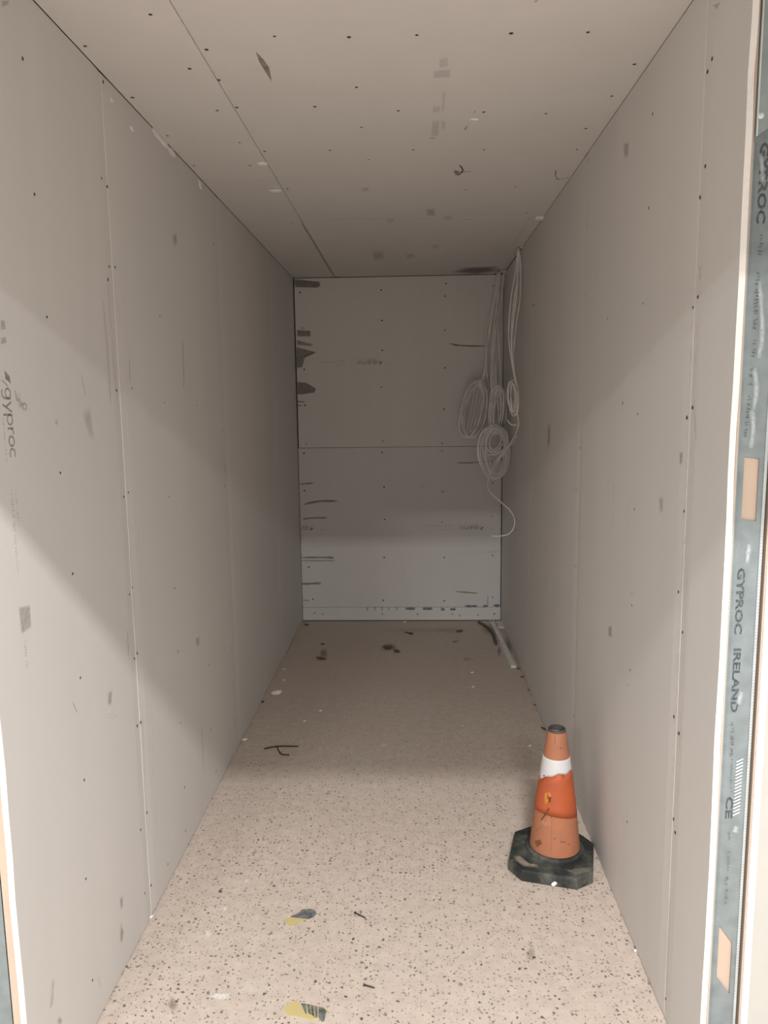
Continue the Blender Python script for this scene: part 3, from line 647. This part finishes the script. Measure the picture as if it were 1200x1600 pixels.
for q, c, a_ in (([(470, 710), (520, 705), (530, 740), (500, 800), (470, 820), (465, 760)], (.72, .30, .06), .8), ([(385, 870), (500, 800), (530, 900), (440, 1000), (400, 1040), (375, 960)], (.50, .23, .09), .6),
                 ([(430, 940), (470, 880), (500, 830), (515, 840), (480, 900), (440, 945)], (.16, .08, .03), .8), ([(495, 750), (525, 745), (520, 790), (498, 800)], (.12, .06, .03), .7), ([(430, 925), (520, 918), (525, 980), (460, 985)], (.66, .36, .22), .4),
                 ([(385, 1100), (440, 1090), (450, 1130), (400, 1160)], (.20, .09, .04), .7), ([(545, 1080), (556, 1080), (554, 1092), (545, 1090)], (.12, .06, .04), .9), ([(590, 350), (605, 350), (606, 364), (592, 362)], (.25, .11, .06), .8),
                 ([(515, 905), (530, 905), (530, 920), (518, 920)], (.3, .1, .04), .8), ([(590, 1100), (620, 1110), (650, 1108), (640, 1118), (600, 1118)], (.25, .10, .06), .7), ([(655, 1125), (675, 1128), (670, 1138), (655, 1134)], (.25, .10, .06), .7),
                 ([(560, 235), (580, 225), (610, 232), (600, 242)], (.25, .13, .08), .6), ([(610, 560), (630, 560), (630, 600), (612, 600)], (.45, .10, .04), .5), ([(500, 200), (550, 215), (600, 208), (560, 222)], (.7, .6, .5), .5)): cone_patch(q, c, a_)
cone_line([(555, 225), (552, 290), (550, 330)], .0016, (.2, .09, .05), .8); cone_line([(360, 960), (372, 1010), (378, 1080), (400, 1150)], .005, (.82, .68, .55), .9); cone_line([(350, 1000), (352, 1050), (372, 1120)], .004, (.8, .66, .52), .8)
cone_line([(527, 930), (526, 1080), (524, 1200)], .0016, (.30, .12, .06), .55); cone_line([(340, 1110), (358, 1140), (372, 1160)], .006, (.55, .16, .07), .6)
mk.build('scuffs', cone)
p = cone_pt(760+465/5.16, 1100+578/5.16, .002); bm = nb(); bmesh.ops.create_icosphere(bm, subdivisions=1, radius=.0028, matrix=Matrix.Translation(p)); obj('plug_hole', bm, M['screw'], cone, True)
mk = Marks('floor')
def base_top(x, y): return at(760+x/5.16, 1100+y/5.16, 2, .0445)
for q, c, a_ in (([(215, 1230), (300, 1215), (430, 1290), (420, 1330), (300, 1320), (230, 1270)], (.40, .34, .27), .75), ([(310, 1110), (330, 1170), (420, 1250), (490, 1268), (400, 1245), (315, 1160)], (.5, .46, .38), .7), ([(620, 1340), (720, 1330), (860, 1320), (850, 1360), (700, 1395)], (.26, .25, .21), .55)):
    mk.poly([base_top(*k)-Vector((0, 0, .0035 if i else .0035)) for i, k in enumerate(q)], c, a_, .35)
for v in range(len(mk.v)): mk.v[v].z = .0475
mk.build('cement_dust', cone)
p = at(760+545/5.16, 1100+1442/5.16, 1, 2.312); bm = nb(); blob(bm, (p.x, p.y-.001, .012), (.011, .007), Vector((0, -1, 0)), .25, 2, .3); obj('plaster_splash', bm, M['plaster'], cone, True)

# ------------------------------------------------------------------ cables
def yp(px, py, y): return at(px, py, 1, y)
def loops(bm, cx, cy, a, b, tilt, y, n, r=.0036, seed=1, spread=.16, dy=.045, wob=.05):
    R = random.Random(seed)
    for k in range(n):
        q = 1-spread*R.random()*1.6; ph = R.uniform(-.25, .25); pts = []
        ox, oy = R.uniform(-1, 1)*a*.16, R.uniform(-1, 1)*b*.08
        w1, w2 = R.uniform(0, 6.28), R.uniform(0, 6.28); aa, bb = a*q*R.uniform(.80, 1.03), b*(1-.35*(1-q))*R.uniform(.95, 1.03)
        yy = y + dy*(k/(max(n-1, 1))-.5)
        for i in range(34):
            t = 2*math.pi*i/34
            x, v = aa*math.cos(t)*(1+wob*math.sin(2*t+w1)), bb*math.sin(t)*(1+wob*math.sin(3*t+w2)*.6)
            tt = math.radians(tilt)+ph*.35
            pts.append(yp(cx+ox+x*math.cos(tt)-v*math.sin(tt), cy+oy+x*math.sin(tt)+v*math.cos(tt), yy+.008*math.sin(t+w2)))
        tube(bm, pts, r, 5, True)
    return bm
def strands(parent, L, r=.0038):
    for pts in L: obj('hanging_strand', tube(nb(), smooth_path([yp(*p) for p in pts], 6), r, 6), M['cable'], parent, True)
C2 = lambda L, y0, y1: [(680+x/6.4, 370+y/6.4, y0+(y1-y0)*i/(len(L)-1)) for i, (x, y) in enumerate(L)]
GR = 'coils of white cable hanging in the far right corner'
# left coil
k1 = thing('cable_coil', 'leftmost large coil of white cable hanging against the back wall', 'cable', yp(785, 430, 5.28), GR)
strands(k1, [C2(L, 5.30, 5.22) for L in ([(620, 350), (590, 600), (550, 780), (502, 1000), (508, 1150), (503, 1290), (470, 1420), (440, 1480)], [(634, 350), (606, 600), (562, 800), (530, 1000), (515, 1150), (512, 1290), (522, 1420), (540, 1500)], [(628, 350), (600, 590), (575, 760), (545, 960), (520, 1110), (506, 1270), (490, 1400), (470, 1460)])])
obj('loops', loops(nb(), 738, 640, 24, 46, 12, 5.23, 10, r=.0048, seed=3, spread=.30, dy=.10), M['cable'], k1, True)
bm = nb()
for i in range(5):
    x = 735+i*5; tube(bm, smooth_path([yp(x+8, 603+i, 5.21), yp(x+2, 640, 5.20), yp(x-6, 676-i*2, 5.21)], 6), .0034, 5)
obj('crossing_strands', bm, M['cable'], k1, True)
# middle coil: long, nearly closed loops
k2 = thing('cable_coil', 'middle coil of white cable in long narrow loops right of the large coil', 'cable', yp(787, 430, 5.25), GR)
strands(k2, [C2(L, 5.28, 5.05) for L in ([(642, 350), (620, 620), (590, 850), (572, 1000), (560, 1200), (572, 1500), (560, 1600)], [(652, 350), (632, 650), (602, 830), (600, 1000), (590, 1200), (596, 1500), (600, 1620)], [(680, 356), (658, 620), (622, 810), (632, 1000), (642, 1200), (652, 1420), (668, 1520)], [(692, 356), (672, 560), (630, 780), (612, 900), (596, 1060), (580, 1260), (586, 1500)], [(646, 350), (624, 640), (596, 840), (586, 1020), (572, 1220), (584, 1480)])])
obj('loops', loops(nb(), 777, 642, 13, 39, 3, 5.03, 12, r=.0048, seed=11, spread=.38, dy=.11, wob=.08), M['cable'], k2, True)
# lower round coil with the loose end
k3 = thing('cable_coil', 'lowest round coil of white cable with a long loose end curling below it', 'cable', yp(776, 660, 4.94), GR)
obj('loops', loops(nb(), 773, 706, 25, 42, -4, 4.93, 8, r=.0040, seed=5, spread=.16, dy=.05), M['cable'], k3, True)
bm = nb(); loops(bm, 777, 687, 18, 21, 20, 4.92, 5, seed=8, spread=.3, dy=.03); obj('inner_loops', bm, M['cable'], k3, True)
strands(k3, [C2([(560, 1250), (560, 1500), (575, 1700), (590, 1860)], 5.05, 4.97), C2([(600, 1250), (610, 1500), (630, 1720), (640, 1880)], 5.05, 4.97)])
C3 = lambda L, y0, y1: [(690+x/5.714, 570+y/5.714, y0+(y1-y0)*i/(len(L)-1)) for i, (x, y) in enumerate(L)]
obj('loose_end', tube(nb(), smooth_path([yp(*p) for p in C3([(575, 760), (500, 870), (440, 960), (412, 1040), (410, 1090), (440, 1145), (530, 1225), (615, 1305), (652, 1385), (640, 1460), (600, 1510), (520, 1530), (450, 1528)], 4.90, 4.62)], 8), .0040, 6), M['cable'], k3, True)
obj('crossing_strand', tube(nb(), smooth_path([yp(*p) for p in C3([(375, 775), (420, 802), (490, 800), (560, 760), (600, 730)], 4.90, 4.88)], 6), .0036, 6), M['cable'], k3, True)
obj('crossing_strand', tube(nb(), smooth_path([yp(*p) for p in C3([(470, 880), (505, 830), (560, 770), (640, 690), (665, 640)], 4.89, 4.55)], 6), .0036, 6), M['cable'], k3, True)
# right coil on its own bundle
k4 = thing('cable_coil', 'small narrow coil of white cable on the separate bundle against the right wall', 'cable', yp(812, 392, 4.5), GR)
strands(k4, [C2(L, 4.52, 4.33) for L in ([(828, 110), (800, 380), (760, 600), (736, 900), (742, 1100), (770, 1280), (800, 1440), (806, 1490)], [(838, 110), (830, 400), (790, 620), (760, 950), (765, 1150), (780, 1300), (812, 1445), (822, 1500)], [(834, 110), (853, 260), (850, 600), (812, 850), (792, 1050), (780, 1200), (786, 1310), (806, 1440)], [(845, 110), (822, 500), (784, 800), (768, 1100), (774, 1270)], [(832, 110), (824, 380), (812, 600), (778, 860), (762, 1120), (772, 1270)])])
obj('loops', loops(nb(), 802, 622, 9.5, 28, -5, 4.31, 6, r=.0027, seed=19, spread=.5, dy=.06, wob=.10), M['cable'], k4, True)
strands(k4, [C3(L, 4.34, y1) for L, y1 in (([(680, 445), (690, 530), (655, 630), (600, 720), (560, 790), (540, 900), (525, 1000)], 4.80), ([(672, 445), (684, 520), (668, 600), (620, 690), (560, 760), (500, 850), (465, 885)], 4.80), ([(585, 490), (610, 525), (640, 540), (668, 530)], 4.34))], .0034)
# clips where the two bundles leave the ceiling
for (px, py, y, lb) in ((787, 424, 5.30, 'white plastic clip holding the left cable bundle at the back of the ceiling'), (815, 387, 4.55, 'white plastic clip holding the right cable bundle under the ceiling by the right wall')):
    c = yp(px, py, y); t = thing('cable_clip', lb, 'clip', c)
    obj('clip_bar', box(nb(), c+Vector((-.022, -.006, -.004)), c+Vector((.016, .006, .004))), M['plastic'], t)
    obj('clip_stem', box(nb(), c+Vector((.012, -.004, -.016)), c+Vector((.018, .004, .0))), M['plastic'], t)
c = on('ceiling', 844, 340, .004); tag(obj('plaster_chip', box(nb(), c+Vector((-.022, -.02, -.004)), c+Vector((.014, .02, .004))), M['plaster']), 'small white chip stuck at the ceiling edge above the right wall', 'chip')

# ------------------------------------------------------------------ loose things on the floor
# white plastic strip (small U-shaped trunking)
a, b = on('floor', 768, 972), on('floor', 803, 1044); d = (b-a).normalized(); s = Vector((d.y, -d.x, 0))
t = thing('plastic_strip', 'long white plastic strip lying on the floor at the foot of the right wall', 'strip', a)
bm = nb()
for o0, o1, z0, z1 in ((-.016, .016, 0, .003), (-.016, -.011, .003, .018), (.011, .016, .003, .018)):
    P = [bm.verts.new(q+s*o+Vector((0, 0, z+.0005))) for q in (a, b) for o in (o0, o1) for z in (z0, z1)]
    for q in ((0, 1, 3, 2), (4, 6, 7, 5), (0, 4, 5, 1), (2, 3, 7, 6), (0, 2, 6, 4), (1, 5, 7, 3)): bm.faces.new([P[i] for i in q])
obj('channel', bm, M['plastic'], t)
bm = nb(); blob(bm, b+Vector((0, 0, .008)), (.014, .014), Vector((0, 0, 1)), .8, 1, .1); obj('end_cap', bm, M['plastic'], t, True)
P = [on('floor', *q)+Vector((0, 0, .008)) for q in ((748, 974), (757, 979), (766, 986), (771, 995), (775, 1008))]
tag(obj('cable_offcut', tube(nb(), smooth_path(P, 5), .010, 6), M['dirt'], None, True), 'dark dusty offcut lying beside the white plastic strip in the far corner', 'offcut')
c = on('floor', 782, 975); tag(obj('board_offcut', box(nb(), c+Vector((-.030, -.11, 0.0005)), c+Vector((.018, .04, .012))), M['board']), 'small grey board offcut in the far right corner', 'offcut')
# dirt clumps
CL = [((640, 990), 5, 'dark dirt clump near the middle of the back wall foot'), ((605, 1012), 6, 'largest dark dirt patch on the far floor'), ((620, 1018), 5, 'small dark crumb right of the largest dirt patch'), ((718, 986), 5, 'dark dirt clump in front of the back wall toward the right corner'),
      ((505, 1007), 3.5, 'small dark crumb at the far left of the floor'), ((502, 1028), 6, 'brown dirt smear clump on the far left floor'), ((812, 1046), 4, 'dark crumb past the near end of the white plastic strip'), ((815, 1057), 4, 'dark crumb by the right wall below the strip end'), ((824, 1077), 3, 'tiny dark crumb along the right wall foot'), ((834, 1101), 4, 'dark crumb at the right wall foot behind the cone'),
      ((851, 1139), 5, 'black crumb just left of the traffic cone tip at the wall foot'), ((413, 1097), 4, 'dark flake on the floor by the left wall'), ((343, 1395), 3.2, 'black flake on the lit floor at the left'), ((480, 976), 4, 'dark crumb in the far left corner'), ((857, 1250), 2.5, 'dark crumb behind the cone')]
for (p, r, lb) in CL[:-1]:
    c = on('floor', *p); q = r*(c-CAM).length/FPX; bm = nb()
    for i in range(3 if r > 4.5 else 1): blob(bm, c+Vector((random.uniform(-.7, .7)*q, random.uniform(-1, 1)*q, .002)), (q*random.uniform(.6, 1), q*random.uniform(.7, 1.3)), Vector((0, 0, 1)), .35, 1, .4)
    tag(obj('dirt_clump', bm, M['dirt']), lb, 'dirt', 'dirt clumps on the floor')
# white plaster crumbs
WC = [((433, 1083), 8, 'largest white plaster crumb by the left wall'), ((444, 1046), 2.6, 'white crumb at the left wall foot, far one of two'), ((444, 1063), 2.6, 'white crumb at the left wall foot, near one of two'), ((501, 1111), 2.6, 'small white crumb left of centre on the dim floor'), ((632, 972), 3, 'white crumb at the middle of the back wall foot'), ((476, 1127), 3, 'white crumb above the bent wire'),
      ((383, 1156), 4, 'white curl of plaster at the left wall foot'), ((738, 1051), 2.4, 'white crumb on the far floor toward the right'), ((739, 1074), 2.6, 'white crumb nearer than the one toward the right'), ((828, 1166), 3, 'white crumb left of the traffic cone'), ((235, 1434), 4, 'white crumb at the left wall foot in the light'), ((993, 1486), 2.4, 'white crumb at the right wall foot in the light'), ((370, 1166), 3.5, 'white crumb beside the curl of plaster')]
for (p, r, lb) in WC:
    c = on('floor', *p); q = r*(c-CAM).length/FPX; bm = nb(); blob(bm, c+Vector((0, 0, .002)), (q*1.1, q*.8), Vector((0, 0, 1)), .5, 1, .35)
    tag(obj('plaster_crumb', bm, M['plaster']), lb, 'crumb', 'plaster crumbs on the floor')
# bent wire
P = [on('floor', *q)+Vector((0, 0, .004)) for q in ((413, 1171), (425, 1168.5), (440, 1167), (466, 1167.5))]
Q = [on('floor', *q)+Vector((0, 0, .004)) for q in ((433, 1168), (436, 1175), (441, 1180), (452, 1180.5))]
t = thing('bent_wire', 'rusty bent wire with a side branch lying on the dim floor', 'wire', P[1]-Vector((0, 0, .004)))
obj('stem', tube(nb(), smooth_path(P, 5), .0036, 6), M['wire'], t, True); obj('branch', tube(nb(), smooth_path(Q, 5), .0032, 6), M['wire'], t, True)
# two loose screws
for a_, b_, lb in (((555, 1428), (572, 1436), 'loose dark nail on the floor right of the far tape scrap'), ((569, 1541), (586, 1545), 'loose dark nail on the floor right of the near tape scrap')):
    a, b = on('floor', *a_)+Vector((0, 0, .004)), on('floor', *b_)+Vector((0, 0, .0025)); d = (b-a).normalized()
    t = thing('nail', lb, 'nail', a-Vector((0, 0, .004)), 'loose nails on the floor')
    obj('shank', tube(nb(), [a, a.lerp(b, .5), a.lerp(b, .85), b], [.0022, .0021, .0020, .0006], 8), M['nail'], t)
    obj('head', tube(nb(), [a-d*.0018, a+d*.0006], .0040, 10), M['nail'], t)
# worn hazard tape scraps
def tape(lb, yel, blk, gnaw=None):
    c = sum((on('floor', *q) for q in yel), Vector())/len(yel); t = thing('tape_scrap', lb, 'tape', c, 'worn hazard tape scraps')
    for nm, L, m_, z in (('yellow_patch', yel, M['tape_y'], .0006), ('black_stripe', blk, M['tape_k'], .0011)):
        for pl in (L if isinstance(L[0][0], tuple) else [L]):
            bm = nb(); f = bm.faces.new([bm.verts.new(on('floor', *q)+Vector((0, 0, .0002))) for q in pl]); ge = bmesh.ops.extrude_face_region(bm, geom=[f])
            for v in ge['geom']:
                if isinstance(v, bmesh.types.BMVert): v.co.z += z
            obj(nm, bm, m_, t)
F = lambda L: [(380+x*.25, 1360+y*.25) for x, y in L]
tape('far scrap of worn yellow and black tape stuck to the floor', F([(258, 300), (300, 296), (350, 270), (380, 240), (440, 244), (450, 262), (400, 308), (340, 330), (290, 348), (272, 330)]), F([(296, 292), (340, 270), (376, 246), (420, 242), (450, 252), (459, 272), (440, 292), (405, 306), (350, 300)]))
tape('near scrap of worn yellow and black tape stuck to the floor', F([(258, 880), (268, 838), (330, 822), (365, 836), (480, 850), (526, 864), (520, 905), (490, 920), (430, 935), (350, 915), (280, 905)]),
     [F(q) for q in ([(360, 832), (392, 836), (398, 900), (388, 895)], [(396, 838), (416, 840), (424, 905), (412, 898), (406, 890)], [(420, 842), (440, 846), (446, 926), (438, 912), (428, 905)], [(444, 848), (466, 852), (464, 915), (452, 926)], [(470, 854), (500, 860), (520, 880), (506, 945), (490, 946), (470, 920)])])
# dust, splashes and stains on the floor
mk = Marks('floor')
for x, y, rx_, ry_, a_ in ((345, 1557, 22, 8, .6), (325, 1458, 9, 8, .5), (352, 1420, 7, 5, .55), (385, 1377, 12, 4, .4), (418, 1370, 3, 12, .3), (402, 1430, 2, 18, .25), (458, 1190, 14, 4, .35), (470, 1160, 6, 4, .4), (505, 1160, 6, 3, .3), (600, 1165, 10, 5, .35), (602, 1185, 12, 3, .3), (660, 1110, 20, 60, .10), (640, 1170, 30, 50, .10), (520, 1080, 16, 60, .08), (523, 1190, 8, 3, .3), (420, 1135, 5, 8, .3), (395, 1545, 20, 10, .25), (723, 1134, 6, 2, .3), (690, 1300, 3, 60, .10), (620, 1520, 60, 20, .10), (560, 1180, 40, 30, .08)):
    mk.pp([(x+rx_*math.cos(k*.785)*random.uniform(.6, 1.2), y+ry_*math.sin(k*.785)*random.uniform(.6, 1.2)) for k in range(8)], (.92, .89, .85), min(1, a_*1.35), .6)
for x, y, rx_, ry_, a_ in ((270, 1570, 10, 14, .4), (505, 1020, 9, 10, .5), (610, 1012, 18, 9, .45), (710, 1003, 8, 3, .4), (730, 1030, 10, 4, .25), (780, 1018, 4, 12, .4), (512, 1240, 8, 3, .35), (795, 1010, 8, 25, .35), (770, 985, 20, 12, .3), (830, 1490, 10, 14, .3), (700, 985, 40, 8, .15), (640, 985, 60, 6, .12)):
    mk.pp([(x+rx_*math.cos(k*.785)*random.uniform(.6, 1.2), y+ry_*math.sin(k*.785)*random.uniform(.6, 1.2)) for k in range(8)], (.17, .13, .10), a_, .7)
mk.pl([(727, 1033), (745, 1027), (780, 1026)], 2, PALE, .3)
mk.build('dust_and_stains', floor)
